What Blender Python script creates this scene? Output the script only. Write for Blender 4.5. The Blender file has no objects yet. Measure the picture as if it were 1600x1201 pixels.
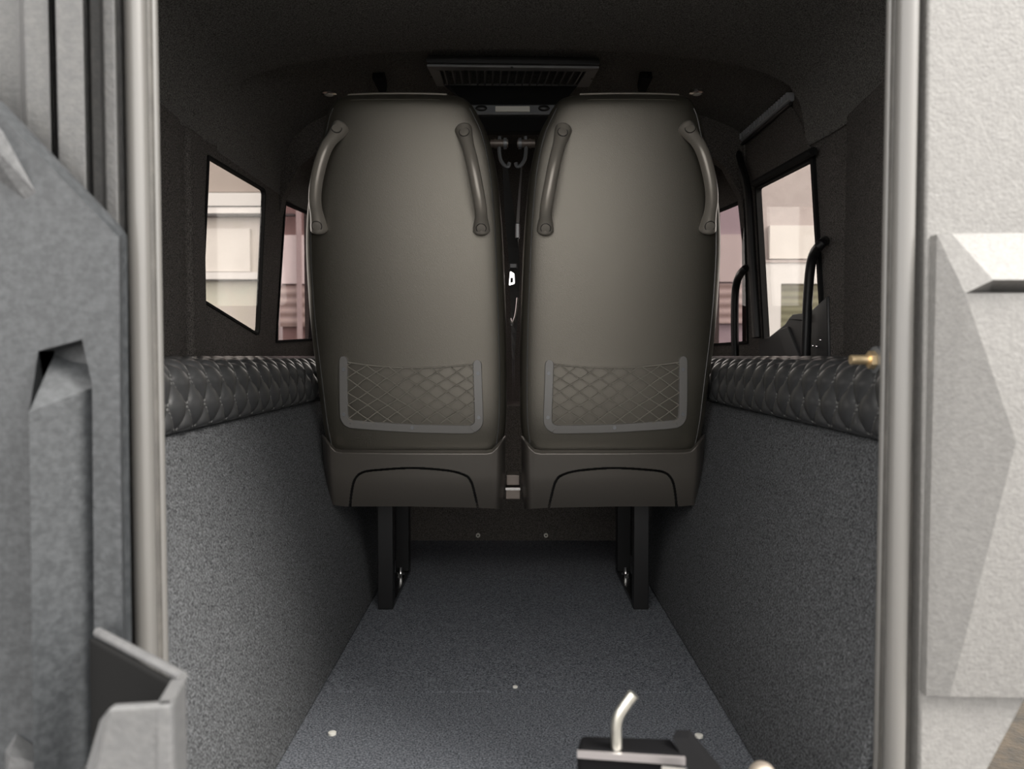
import bpy, bmesh, math, random
from mathutils import Vector, Matrix
from mathutils.geometry import tessellate_polygon
random.seed(7)
S = bpy.context.scene
COL = S.collection
PI = math.pi

# ------------------------------------------------------------------ camera
FPX = 1200.0
PITCH = math.atan(44.0 / FPX)
CAM = Vector((0.0, 0.0, 0.60))
cd = bpy.data.cameras.new('camera')
cd.sensor_width = 36.0
cd.lens = 36.0 * FPX / 1600.0
cd.clip_start = 0.02
cd.dof.use_dof = True
cd.dof.focus_distance = 1.75
cd.dof.aperture_fstop = 5.0
cam = bpy.data.objects.new('camera', cd)
COL.objects.link(cam)
cam.location = CAM
cam.rotation_euler = (PI / 2 - PITCH, 0, 0)
S.camera = cam

# ------------------------------------------------------------------ sky, sun, exposure
W = bpy.data.worlds.new('overcast_sky')
S.world = W
W.use_nodes = True
nt = W.node_tree
nt.nodes.clear()
o_ = nt.nodes.new('ShaderNodeOutputWorld')
bg = nt.nodes.new('ShaderNodeBackground')
tc = nt.nodes.new('ShaderNodeTexCoord')
sp = nt.nodes.new('ShaderNodeSeparateXYZ')
rp = nt.nodes.new('ShaderNodeValToRGB')
nt.links.new(tc.outputs['Generated'], sp.inputs[0])
nt.links.new(sp.outputs['Z'], rp.inputs[0])
rp.color_ramp.elements[0].position = 0.0
rp.color_ramp.elements[0].color = (1.0, 0.975, 0.95, 1)
rp.color_ramp.elements[1].position = 0.7
rp.color_ramp.elements[1].color = (1.0, 0.97, 0.93, 1)
nt.links.new(rp.outputs[0], bg.inputs[0])
bg.inputs[1].default_value = 1.0
nt.links.new(bg.outputs[0], o_.inputs[0])

sd = bpy.data.lights.new('hazy_sun', 'SUN')
sd.energy = 1.6
sd.angle = math.radians(25)
sd.color = (1.0, 0.96, 0.9)
so = bpy.data.objects.new('hazy_sun', sd)
COL.objects.link(so)
so.rotation_euler = (-Vector((0.64, -0.32, 0.70))).to_track_quat('-Z', 'Y').to_euler()

S.view_settings.view_transform = 'Standard'
S.view_settings.look = 'None'
S.view_settings.gamma = 1.0
S.view_settings.use_curve_mapping = False
S.view_settings.exposure = 2.0


# ------------------------------------------------------------------ pixel helpers (1600 x 1201 frame)
def ray(px, py):
    u = (px - 800.0) / FPX
    v = (600.5 - py) / FPX
    c, s = math.cos(PITCH), math.sin(PITCH)
    return Vector((u, c + v * s, -s + v * c))


def at(px, py, Y):
    d = ray(px, py)
    return CAM + d * (Y / d.y)


def atx(px, py, X):
    d = ray(px, py)
    return CAM + d * (X / d.x)


def atz(px, py, Z):
    d = ray(px, py)
    return CAM + d * ((Z - CAM.z) / d.z)


# ------------------------------------------------------------------ materials
def mat(name, col, rough=0.6, metal=0.0, col2=None, cscale=300, bump=0.0, bscale=300, bdist=0.001, spec=0.5,
        detail=4.0, lo=0.4, hi=0.65, voro=False, sheen=0.0, tint=None, ior=1.5):
    m = bpy.data.materials.new(name)
    m.use_nodes = True
    n = m.node_tree
    b = n.nodes['Principled BSDF']
    b.inputs['Base Color'].default_value = (*col, 1)
    b.inputs['Roughness'].default_value = rough
    b.inputs['Metallic'].default_value = metal
    b.inputs['IOR'].default_value = ior
    b.inputs['Specular IOR Level'].default_value = spec
    if tint is not None:
        b.inputs['Specular Tint'].default_value = (*tint, 1)
    if sheen:
        b.inputs['Sheen Weight'].default_value = sheen
    t = n.nodes.new('ShaderNodeTexCoord')
    if col2 is not None:
        x = n.nodes.new('ShaderNodeTexNoise')
        x.inputs['Scale'].default_value = cscale
        x.inputs['Detail'].default_value = detail
        x.inputs['Roughness'].default_value = 0.7
        n.links.new(t.outputs['Object'], x.inputs['Vector'])
        r = n.nodes.new('ShaderNodeValToRGB')
        r.color_ramp.elements[0].position = lo
        r.color_ramp.elements[1].position = hi
        r.color_ramp.elements[0].color = (*col, 1)
        r.color_ramp.elements[1].color = (*col2, 1)
        n.links.new(x.outputs['Fac'], r.inputs[0])
        n.links.new(r.outputs[0], b.inputs['Base Color'])
    if bump:
        if voro:
            y = n.nodes.new('ShaderNodeTexVoronoi')
            out = 'Distance'
        else:
            y = n.nodes.new('ShaderNodeTexNoise')
            y.inputs['Detail'].default_value = 3.0
            out = 'Fac'
        y.inputs['Scale'].default_value = bscale
        n.links.new(t.outputs['Object'], y.inputs['Vector'])
        bp = n.nodes.new('ShaderNodeBump')
        bp.inputs['Strength'].default_value = bump
        bp.inputs['Distance'].default_value = bdist
        n.links.new(y.outputs[out], bp.inputs['Height'])
        n.links.new(bp.outputs[0], b.inputs['Normal'])
    return m


def glass(name, tint, gloss=0.06):
    m = bpy.data.materials.new(name)
    m.use_nodes = True
    n = m.node_tree
    n.nodes.clear()
    o = n.nodes.new('ShaderNodeOutputMaterial')
    a = n.nodes.new('ShaderNodeBsdfTransparent')
    a.inputs[0].default_value = (*tint, 1)
    g = n.nodes.new('ShaderNodeBsdfGlossy')
    g.inputs['Roughness'].default_value = 0.02
    x = n.nodes.new('ShaderNodeMixShader')
    x.inputs[0].default_value = gloss
    n.links.new(a.outputs[0], x.inputs[1])
    n.links.new(g.outputs[0], x.inputs[2])
    n.links.new(x.outputs[0], o.inputs[0])
    return m


def striped(name, c1, c2, scale):
    m = bpy.data.materials.new(name)
    m.use_nodes = True
    n = m.node_tree
    b = n.nodes['Principled BSDF']
    b.inputs['Roughness'].default_value = 0.7
    t = n.nodes.new('ShaderNodeTexCoord')
    w = n.nodes.new('ShaderNodeTexWave')
    w.bands_direction = 'Z'
    w.inputs['Scale'].default_value = scale
    w.inputs['Distortion'].default_value = 0.4
    r = n.nodes.new('ShaderNodeValToRGB')
    r.color_ramp.elements[0].color = (*c1, 1)
    r.color_ramp.elements[1].color = (*c2, 1)
    n.links.new(t.outputs['Object'], w.inputs['Vector'])
    n.links.new(w.outputs['Fac'], r.inputs[0])
    n.links.new(r.outputs[0], b.inputs['Base Color'])
    return m


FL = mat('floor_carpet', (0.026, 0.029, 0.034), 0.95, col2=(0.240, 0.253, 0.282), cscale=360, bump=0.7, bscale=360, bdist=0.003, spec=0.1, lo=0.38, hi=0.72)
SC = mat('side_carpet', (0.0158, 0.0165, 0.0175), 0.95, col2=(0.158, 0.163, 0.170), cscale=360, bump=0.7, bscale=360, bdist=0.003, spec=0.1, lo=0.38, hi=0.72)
DC = mat('dark_carpet', (0.030, 0.0275, 0.026), 0.95, col2=(0.18, 0.165, 0.152), cscale=360, bump=0.7, bscale=360, bdist=0.003, spec=0.1, lo=0.38, hi=0.72)
HL = mat('headliner_carpet', (0.044, 0.0425, 0.040), 0.95, col2=(0.255, 0.245, 0.23), cscale=360, bump=0.7, bscale=360, bdist=0.003, spec=0.1, lo=0.38, hi=0.72)
LEA = mat('grey_leatherette', (0.017, 0.0158, 0.0122), 0.42, bump=0.3, bscale=700, bdist=0.0005, voro=True, spec=0.78, tint=(1.0, 0.93, 0.81), ior=1.72)
LEAS = mat('side_leatherette', (0.045, 0.045, 0.043), 0.42, bump=0.35, bscale=700, bdist=0.0006, voro=True, spec=0.45)
PLS = mat('satin_plastic', (0.050, 0.045, 0.040), 0.35, bump=0.2, bscale=900, bdist=0.0004, spec=1.0, tint=(1.0, 0.94, 0.86))
HND = mat('handle_plastic', (0.165, 0.152, 0.132), 0.30, bump=0.15, bscale=900, bdist=0.0003, spec=1.0, tint=(1.0, 0.93, 0.84))
PKT = mat('pocket_plastic', (0.120, 0.116, 0.110), 0.40, spec=0.7)
BLK = mat('black_plastic', (0.010, 0.010, 0.010), 0.45)
BLM = mat('black_metal', (0.006, 0.006, 0.0065), 0.45, spec=0.35)
BLG = mat('black_gloss_metal', (0.010, 0.010, 0.011), 0.22, spec=0.6)
STRP = mat('silver_grey_strip', (0.30, 0.31, 0.32), 0.4, metal=0.2)
SEAL = mat('matte_black_rubber', (0.008, 0.008, 0.008), 0.9, spec=0.12)
MTB = mat('matte_black_paint', (0.005, 0.005, 0.0055), 0.7, spec=0.06)
CORD = mat('net_cord', (0.15, 0.138, 0.115), 0.7)
QUI = mat('quilted_leatherette', (0.030, 0.0305, 0.0315), 0.30, bump=0.2, bscale=900, bdist=0.0004, voro=True, spec=0.8)
THR = mat('grey_thread', (0.11, 0.11, 0.107), 0.8)
THD = mat('dark_thread', (0.16, 0.15, 0.125), 0.8)
CHR = mat('chrome', (0.75, 0.74, 0.72), 0.18, metal=1.0)
STL = mat('zinc_steel', (0.62, 0.61, 0.56), 0.35, metal=1.0, col2=(0.75, 0.74, 0.66), cscale=60, bump=0.1, bscale=120, bdist=0.0005)
GLD = mat('yellow_zinc', (0.80, 0.62, 0.38), 0.35, metal=0.9)
BRZ = mat('dull_bronze_metal', (0.105, 0.085, 0.072), 0.42, metal=0.3)
BALL = mat('dull_brass', (0.42, 0.36, 0.30), 0.38, metal=0.7)
VNT = mat('vent_grey_plastic', (0.15, 0.151, 0.154), 0.5)
LBR = mat('latch_grey_paint', (0.090, 0.0905, 0.092), 0.5, col2=(0.112, 0.112, 0.112), cscale=120, bump=0.4, bscale=230, bdist=0.0015)
GREYM = mat('grey_metal', (0.11, 0.115, 0.12), 0.42, metal=0.3)
RUB = mat('grey_rubber', (0.120, 0.116, 0.109), 0.36, bump=0.1, bscale=400, bdist=0.0004, spec=0.7)
RUBD = mat('dark_rubber', (0.055, 0.052, 0.048), 0.6, col2=(0.085, 0.08, 0.072), cscale=20)
WHT = mat('pale_textured_paint', (0.155, 0.151, 0.145), 0.6, col2=(0.188, 0.184, 0.176), cscale=160, bump=0.45, bscale=260, bdist=0.002)
GRP = mat('grey_textured_paint', (0.065, 0.066, 0.068), 0.5, col2=(0.085, 0.086, 0.088), cscale=120, bump=0.5, bscale=230, bdist=0.002)
SHP = mat('shaded_textured_panel', (0.0245, 0.027, 0.0295), 0.5, col2=(0.044, 0.0475, 0.051), cscale=130, bump=0.3, bscale=200, bdist=0.0015)  # shade on the left panel is put into this darker grey
RIB = mat('ribbed_grey_paint', (0.065, 0.065, 0.065), 0.5, col2=(0.085, 0.084, 0.082), cscale=120, bump=0.4, bscale=260, bdist=0.0015)
LENS = mat('lamp_lens', (0.62, 0.61, 0.56), 0.3)
GLS = glass('tinted_glass', (0.80, 0.78, 0.76))
GLS2 = glass('rose_tinted_glass', (0.62, 0.56, 0.565))
RENDER_W = mat('pinkish_render', (0.28, 0.243, 0.235), 0.9, col2=(0.315, 0.275, 0.265), cscale=6)
WHITE = mat('white_paint', (0.44, 0.425, 0.415), 0.6)
CREAM = mat('cream_panel', (0.37, 0.34, 0.30), 0.5, col2=(0.40, 0.36, 0.345), cscale=2)
PALE = mat('pale_panel', (0.42, 0.395, 0.37), 0.5)
PALE2 = mat('bright_pale_panel', (0.60, 0.575, 0.555), 0.5)
PGRN = mat('pale_green_panel', (0.33, 0.335, 0.28), 0.5, col2=(0.37, 0.335, 0.285), cscale=1.5)
BEIGE = mat('beige_soffit', (0.24, 0.205, 0.185), 0.8)
TERRA = mat('terracotta_render', (0.185, 0.125, 0.115), 0.8)
DLINE = mat('dark_trim', (0.03, 0.028, 0.028), 0.6)
SLAT = striped('slatted_boards', (0.19, 0.15, 0.13), (0.40, 0.35, 0.32), 3.2)
OLIVE = striped('olive_blind', (0.075, 0.072, 0.040), (0.135, 0.13, 0.080), 4.0)
BOUNCE = mat('bounce_ground_grey', (0.085, 0.080, 0.075), 0.9, col2=(0.125, 0.118, 0.112), cscale=8, bump=0.3, bscale=90, bdist=0.005)
GRND = mat('brown_ground', (0.016, 0.0125, 0.008), 0.9, col2=(0.038, 0.027, 0.015), cscale=9, bump=0.5, bscale=60, bdist=0.01)


# ------------------------------------------------------------------ mesh helpers
class MB:
    def __init__(s):
        s.v, s.f = [], []

    def add(s, vs, fs):
        k = len(s.v)
        s.v += [Vector(p) for p in vs]
        s.f += [tuple(i + k for i in f) for f in fs]
        return s

    def box(s, x0, x1, y0, y1, z0, z1):
        vs = [(x, y, z) for x in (x0, x1) for y in (y0, y1) for z in (z0, z1)]
        fs = [(0, 1, 3, 2), (4, 6, 7, 5), (0, 4, 5, 1), (2, 3, 7, 6), (0, 2, 6, 4), (1, 5, 7, 3)]
        return s.add(vs, fs)

    def hexa(s, a, b):
        """solid between two matching loops a and b"""
        n = len(a)
        fs = [tuple(range(n - 1, -1, -1)), tuple(range(n, 2 * n))]
        fs += [(i, (i + 1) % n, n + (i + 1) % n, n + i) for i in range(n)]
        return s.add(list(a) + list(b), fs)

    def tube(s, pts, r, seg=12, cap=True, flat=1.0, up=None):
        pts = [Vector(p) for p in pts]
        n = len(pts)
        rs = r if isinstance(r, (list, tuple)) else [r] * n
        T = []
        for i in range(n):
            d = pts[min(i + 1, n - 1)] - pts[max(i - 1, 0)]
            T.append(d.normalized())
        u = Vector(up) if up is not None else (Vector((0, 0, 1)) if abs(T[0].z) < 0.9 else Vector((1, 0, 0)))
        N = (u - T[0] * u.dot(T[0])).normalized()
        vs, fs = [], []
        for i in range(n):
            N = (N - T[i] * N.dot(T[i])).normalized()
            B = T[i].cross(N)
            for j in range(seg):
                a = 2 * PI * j / seg
                vs.append(pts[i] + (N * math.cos(a) + B * math.sin(a) * flat) * rs[i])
        for i in range(n - 1):
            for j in range(seg):
                a, b = i * seg + j, i * seg + (j + 1) % seg
                fs.append((a, b, b + seg, a + seg))
        if cap:
            fs.append(tuple(range(seg - 1, -1, -1)))
            fs.append(tuple((n - 1) * seg + j for j in range(seg)))
        return s.add(vs, fs)

    def ball(s, c, r, sx=1, sy=1, sz=1, nu=16, nv=10):
        c = Vector(c)
        vs, fs = [], []
        for i in range(nv + 1):
            t = PI * i / nv
            for j in range(nu):
                p = 2 * PI * j / nu
                vs.append(c + Vector((sx * math.sin(t) * math.cos(p), sy * math.sin(t) * math.sin(p), sz * math.cos(t))) * r)
        for i in range(nv):
            for j in range(nu):
                a, b = i * nu + j, i * nu + (j + 1) % nu
                fs.append((a, b, b + nu, a + nu))
        return s.add(vs, fs)

    def grid(s, P, closed=False):
        nu, nv = len(P), len(P[0])
        vs = [p for row in P for p in row]
        fs = []
        for i in range(nu - 1):
            for j in range(nv if closed else nv - 1):
                fs.append((i * nv + j, i * nv + (j + 1) % nv, (i + 1) * nv + (j + 1) % nv, (i + 1) * nv + j))
        return s.add(vs, fs)

    def plate(s, outer, holes, to3, t0, t1):
        """flat plate with holes; outer/holes are 2-D loops, to3(u, v, t) maps to space"""
        loops = [outer] + holes
        flat = [p for l in loops for p in l]
        tri = tessellate_polygon([[Vector((p[0], p[1], 0)) for p in l] for l in loops])
        n = len(flat)
        vs = [to3(p[0], p[1], t0) for p in flat] + [to3(p[0], p[1], t1) for p in flat]
        fs = [tuple(t) for t in tri] + [tuple(i + n for i in reversed(t)) for t in tri]
        k = 0
        for l in loops:
            m = len(l)
            for i in range(m):
                a, b = k + i, k + (i + 1) % m
                fs.append((a, b, b + n, a + n))
            k += m
        return s.add(vs, fs)


def obj(name, mb, m, parent=None, smooth=True, bevel=0.0, seg=2, subsurf=0, solid=0.0, angle=35, base=None):
    me = bpy.data.meshes.new(name)
    vs = [Vector(p) for p in mb.v]
    root = parent
    org = Vector((0, 0, 0))
    if root is not None:
        while root.parent is not None:
            root = root.parent
        org = root.location.copy()
    else:
        if base is not None:
            org = Vector(base)
        else:
            lo = [min(p[i] for p in vs) for i in range(3)]
            hi = [max(p[i] for p in vs) for i in range(3)]
            org = Vector(((lo[0] + hi[0]) / 2, (lo[1] + hi[1]) / 2, lo[2]))
    me.from_pydata([p - org for p in vs], [], mb.f)
    bm = bmesh.new()
    bm.from_mesh(me)
    bmesh.ops.recalc_face_normals(bm, faces=bm.faces)
    bm.to_mesh(me)
    bm.free()
    me.materials.append(m)
    o = bpy.data.objects.new(name, me)
    COL.objects.link(o)
    if parent is not None:
        o.parent = parent
    else:
        o.location = org
    if solid:
        md = o.modifiers.new('solid', 'SOLIDIFY')
        md.thickness = solid
    if bevel:
        md = o.modifiers.new('bevel', 'BEVEL')
        md.width = bevel
        md.segments = seg
        md.limit_method = 'ANGLE'
        md.angle_limit = math.radians(30)
    if subsurf:
        md = o.modifiers.new('sub', 'SUBSURF')
        md.levels = subsurf
        md.render_levels = subsurf
    if smooth:
        me.polygons.foreach_set('use_smooth', [True] * len(me.polygons))
        try:
            me.set_sharp_from_angle(angle=math.radians(angle))
        except Exception:
            pass
    return o


def tag(o, label=None, cat=None, group=None, kind=None):
    if label:
        o['label'] = label
    if cat:
        o['category'] = cat
    if group:
        o['group'] = group
    if kind:
        o['kind'] = kind
    return o


def thing(name, loc, label, cat, group=None):
    o = bpy.data.objects.new(name, None)
    o.empty_display_size = 0.05
    COL.objects.link(o)
    o.location = loc
    return tag(o, label, cat, group)


def struct(name, mb, m, **k):
    o = obj(name, mb, m, **k)
    if o.parent is None:
        o['kind'] = 'structure'
    return o


def interp(tab, x):
    if x <= tab[0][0]:
        return tab[0][1]
    for (a, b), (c, d) in zip(tab, tab[1:]):
        if x <= c:
            t = (x - a) / (c - a)
            return b + (d - b) * t
    return tab[-1][1]


def smooth_interp(tab, x):
    """Catmull-Rom through the table"""
    n = len(tab)
    if x <= tab[0][0]:
        return tab[0][1]
    if x >= tab[-1][0]:
        return tab[-1][1]
    for i in range(n - 1):
        if x <= tab[i + 1][0]:
            x0, y0 = tab[i]
            x1, y1 = tab[i + 1]
            h = x1 - x0
            m0 = (y1 - tab[i - 1][1]) / (x1 - tab[i - 1][0]) if i > 0 else (y1 - y0) / h
            m1 = (tab[i + 2][1] - y0) / (tab[i + 2][0] - x0) if i < n - 2 else (y1 - y0) / h
            t = (x - x0) / h
            return ((2 * t ** 3 - 3 * t ** 2 + 1) * y0 + (t ** 3 - 2 * t ** 2 + t) * h * m0
                    + (-2 * t ** 3 + 3 * t ** 2) * y1 + (t ** 3 - t ** 2) * h * m1)


def spline(pts, n=8):
    """Catmull-Rom polyline through 3-D points"""
    P = [Vector(p) for p in pts]
    out = []
    for i in range(len(P) - 1):
        p0 = P[i - 1] if i > 0 else P[i] * 2 - P[i + 1]
        p3 = P[i + 2] if i + 2 < len(P) else P[i + 1] * 2 - P[i]
        p1, p2 = P[i], P[i + 1]
        for k in range(n):
            t = k / n
            out.append(0.5 * ((2 * p1) + (p2 - p0) * t + (2 * p0 - 5 * p1 + 4 * p2 - p3) * t * t + (3 * p1 - p0 - 3 * p2 + p3) * t ** 3))
    out.append(P[-1])
    return out


def rounded(poly, rads, n=5):
    """2-D loop with rounded corners"""
    m = len(poly)
    out = []
    if not isinstance(rads, (list, tuple)):
        rads = [rads] * m
    for i in range(m):
        p = Vector((poly[i][0], poly[i][1]))
        a = Vector((poly[i - 1][0], poly[i - 1][1]))
        b = Vector((poly[(i + 1) % m][0], poly[(i + 1) % m][1]))
        r = rads[i]
        if r <= 0:
            out.append((p.x, p.y))
            continue
        da, db = (a - p), (b - p)
        ra = min(r, da.length * 0.49)
        rb = min(r, db.length * 0.49)
        A, B = p + da.normalized() * ra, p + db.normalized() * rb
        for k in range(n + 1):
            t = k / n
            q = A * (1 - t) ** 2 + p * 2 * t * (1 - t) + B * t * t
            out.append((q.x, q.y))
    return out


# ------------------------------------------------------------------ the shell of the vehicle
YD = 0.85            # rear door opening
WX = 0.70            # inside of the side walls
FX = (-0.340, 0.356)  # floor edges
BX = 0.475           # inner top edge of the side boxes
BZ = 0.492           # top of the side boxes
YF = 2.75            # front bulkhead

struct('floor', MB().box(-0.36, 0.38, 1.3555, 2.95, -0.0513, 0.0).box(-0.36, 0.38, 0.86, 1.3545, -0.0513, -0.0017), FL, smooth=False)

# outside ground
struct('ground', MB().box(-14, 14, 0.9, 16, -0.86, -0.75), GRND, smooth=False)
struct('ground', MB().box(-14, 14, -12, 0.9, -0.86, -0.75), BOUNCE, smooth=False)  # unseen ground behind the camera, made paler to bounce light into the cabin

# side walls with window openings
def side_wall(name, X, holes):
    sg = 1 if X > 0 else -1
    outer = [(0.855, 0.30), (2.95, 0.30), (2.95, 1.30), (0.855, 1.30)]
    mb = MB().plate(outer, holes, lambda u, v, t: (X + sg * t, u, v), 0.0, 0.007)
    return struct(name, mb, DC, smooth=False)


def win_loop(pix, X, r):
    return rounded([(atx(px, py, X).y, atx(px, py, X).z) for px, py in pix], r, 4)


lw1 = win_loop([(325, 246), (413, 298), (403, 522), (315, 468)], -WX, [0.004, 0.02, 0.02, 0.004])
lw2 = win_loop([(445, 317), (492, 338), (486, 530), (431, 533)], -WX, 0.006)
rw1 = win_loop([(1184, 291), (1273, 243), (1291, 548), (1198, 548)], WX, 0.012)
rw2 = win_loop([(1114, 334), (1164, 313), (1169, 534), (1112, 538)], WX, 0.006)
side_wall('wall_left', -WX, [lw1, lw2])
side_wall('wall_right', WX, [rw1, rw2])


def window(name, X, loop, gm, fr, label=None, fmat=None, inset=0.0):
    sg = 1 if X > 0 else -1
    cy = sum(p[0] for p in loop) / len(loop)
    cz = sum(p[1] for p in loop) / len(loop)

    def off(d):
        out = []
        for y, z in loop:
            v = Vector((y - cy, z - cz))
            L = v.length
            out.append((cy + v.x * (1 - d / L), cz + v.y * (1 - d / L)))
        return out
    pane = MB().plate(off(-0.004), [], lambda u, v, t: (X + sg * t, u, v), 0.0005, 0.0045)
    g = struct(name, pane, gm, smooth=False)
    frm = MB().plate(off(-0.007), [off(fr)], lambda u, v, t: (X + sg * t, u, v), -0.004 - inset, 0.0078)
    f = obj('window_seal', frm, fmat or SEAL, g, smooth=False)
    return g


window('window_1', -WX, lw1, GLS, 0.002)
window('window_2', -WX, lw2, GLS2, 0.004)
window('window_3', WX, rw1, GLS, 0.012, inset=0.004)
window('window_4', WX, rw2, GLS2, 0.004)

# headliner: rear arch, then the slightly higher front part
arch = [(0.0, 1.312), (0.15, 1.311), (0.30, 1.304), (0.42, 1.293), (0.52, 1.278), (0.60, 1.256), (0.655, 1.228), (0.682, 1.185), (0.693, 1.13), (0.696, 1.083)]
prof = [(-x, z) for x, z in reversed(arch)] + arch[1:]
YA = 1.84


def shell(prof, y0, y1, ny, t=0.03, lip=0.0):
    rows = []
    for i in range(ny + 1):
        y = y0 + (y1 - y0) * i / ny
        d = 0.0
        if lip and i >= ny - 4:
            d = lip * ((i - (ny - 4)) / 4) ** 2
        rows.append([Vector((x * (1 + 0.0 * d), y, z + d)) for x, z in prof])
    n = len(prof)
    outer = []
    for r in rows:
        outer.append([Vector((p.x * 1.06, p.y, p.z + t)) for p in r])
    mb = MB()
    mb.grid(rows)
    mb.grid(outer)
    for a, b in ((rows[0], outer[0]), (rows[-1], outer[-1])):
        mb.grid([a, b])
    mb.grid([[r[0] for r in rows], [r[0] for r in outer]])
    mb.grid([[r[-1] for r in rows], [r[-1] for r in outer]])
    return mb


struct('ceiling', shell(prof, 0.856, YA, 14, lip=0.012), HL, angle=50)
profF = [(-0.698, 1.085), (-0.696, 1.14), (-0.684, 1.20), (-0.655, 1.255), (-0.61, 1.295), (-0.55, 1.325), (-0.40, 1.342), (0, 1.352), (0.40, 1.345), (0.58, 1.318), (0.66, 1.285), (0.698, 1.262), (0.745, 1.258), (0.75, 1.20)]
struct('trim_1', shell(profF, YA - 0.002, YF + 0.1, 8), HL, angle=50)
# cross hoop ahead of the front headliner
hoop = [(-0.72, 0.62), (-0.715, 0.95), (-0.69, 1.08), (-0.64, 1.17), (-0.56, 1.23), (-0.44, 1.262), (0, 1.275), (0.44, 1.262), (0.56, 1.23), (0.64, 1.17), (0.69, 1.08), (0.705, 0.95), (0.71, 0.62)]
mbh = MB()
big = [(-0.74, 0.6), (-0.74, 1.40), (0.74, 1.40), (0.74, 0.6)]
loop = [(-0.74, 0.62)] + [(-0.74, 1.45), (0.74, 1.45), (0.74, 0.62)] + list(reversed(hoop))
mbh.plate(loop, [], lambda u, v, t: (u, t, v), 2.33, 2.37)
struct('trim_2', mbh, DC, smooth=False)

# front bulkhead and the low carpeted step under the seats
fill_openings = [rounded([(sg * 0.11, 0.78), (sg * 0.60, 0.78), (sg * 0.57, 1.14), (sg * 0.11, 1.14)], 0.03, 4) for sg in (-1, 1)]  # added windscreen openings and panes, hidden by the seats, to let daylight in
struct('wall_front', MB().plate([(-0.74, 0.0), (0.74, 0.0), (0.74, 1.40), (-0.74, 1.40)], fill_openings, lambda u, v, t: (u, t, v), YF, YF + 0.05), DC, smooth=False)
for nm, lp_ in zip(('added_light_window_1', 'added_light_window_2'), fill_openings):
    struct(nm, MB().plate(lp_, [], lambda u, v, t: (u, t, v), YF + 0.02, YF + 0.025), GLS, smooth=False)

# rear wall of the body round the door opening
op = rounded([(-0.405, 0.035), (0.417, 0.035), (0.417, 1.30), (-0.405, 1.30)], [0.13, 0.13, 0.16, 0.16], 10)
struct('wall_rear', MB().plate([(-0.84, -0.35), (0.455, -0.35), (0.470, 0.16), (0.53, 0.262), (0.72, 0.51), (0.84, 0.56), (0.84, 1.75), (-0.84, 1.75)], [op], lambda u, v, t: (u, t, v), 0.815, 0.853), RUBD, smooth=False)
struct('trim_3', MB().box(-0.84, 0.84, 0.816, 2.95, 1.46, 1.50), GRP, smooth=False)   # roof skin
struct('trim_4', MB().box(-0.37, 0.39, 0.86, 2.95, -0.09, -0.055), BLK, smooth=False)  # floor pan

# rear corner posts inside: carpet covered pillars with a fold
for nm, sg in (('trim_5', -1), ('trim_6', 1)):
    pp = [(0.86, 0.69), (0.86, 0.63), (1.20, 0.632), (1.56, 0.672), (1.60, 0.70), (1.72, 0.694), (1.735, 0.715), (0.87, 0.715)]
    if sg < 0:
        pp = [(0.86, 0.69), (0.86, 0.655), (1.20, 0.657), (1.585, 0.676), (1.60, 0.688), (1.635, 0.690), (1.645, 0.681), (1.725, 0.683), (1.74, 0.715), (0.87, 0.715)]
    a = [Vector((sg * x, y, 0.495)) for y, x in pp]
    b = [Vector((sg * x, y, 1.085)) for y, x in pp]
    struct(nm, MB().hexa(a, b), DC, bevel=0.006, seg=2)

# right side: gutter strip, framed panel above the sliding window
g0, g1 = atx(1150, 226, 0.695), atx(1238, 151, 0.695)
mb = MB().tube([g0, g1], 0.011, 8)
mb2 = MB()
gp = []
gt = thing('gutter_strip', g0, 'silver grey ribbed strip along the top edge of the right side door', 'trim strip')
obj('strip', MB().box(0.682, 0.70, g0.y, g1.y + 0.0, 1.245, 1.258) if False else mb, STRP, gt)
teeth = MB()
for i in range(26):
    p = g0.lerp(g1, (i + 0.5) / 26)
    teeth.box(p.x - 0.013, p.x + 0.0, p.y - 0.004, p.y + 0.004, p.z - 0.004, p.z + 0.012)
obj('ribbed_edge', teeth, STRP, gt, smooth=False)
obj('rubber_lip', MB().tube([g0 + Vector((-0.004, 0, -0.017)), g1 + Vector((-0.004, 0, -0.017))], 0.005, 8), BLK, gt)

ph = [atx(1181, 288, WX), atx(1168, 238, WX), atx(1236, 163, WX), atx(1250, 184, WX), atx(1262, 212, WX), atx(1270, 238, WX)]
pm = MB().hexa([p + Vector((-0.006, 0, 0)) for p in ph], [p + Vector((0.004, 0, 0)) for p in ph])
t_ = tag(obj('header_panel', pm, DC, bevel=0.003), 'black carpeted panel between right window and silver gutter strip', 'trim panel')
# window header bar + front upright on the right door
a0, a1 = atx(1178, 287, 0.682), atx(1271, 236, 0.682)
fr = thing('side_door_frame', a0, 'black metal frame along the top and front edge of the large right window', 'door frame')
obj('header_bar', MB().tube([a0, a1], 0.010, 8), SEAL, fr)
post = spline([atx(1153, 236, 0.682), atx(1159, 258, 0.682), atx(1170, 300, 0.682), atx(1176, 400, 0.682), atx(1184, 527, 0.682)], 6)
obj('front_upright', MB().tube(post, 0.010, 8), BLM, fr)
post2 = [p + Vector((0.004, 0.035, 0)) for p in post]
obj('rubber_bead', MB().tube(post2, 0.008, 8), RUBD, fr)

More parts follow.
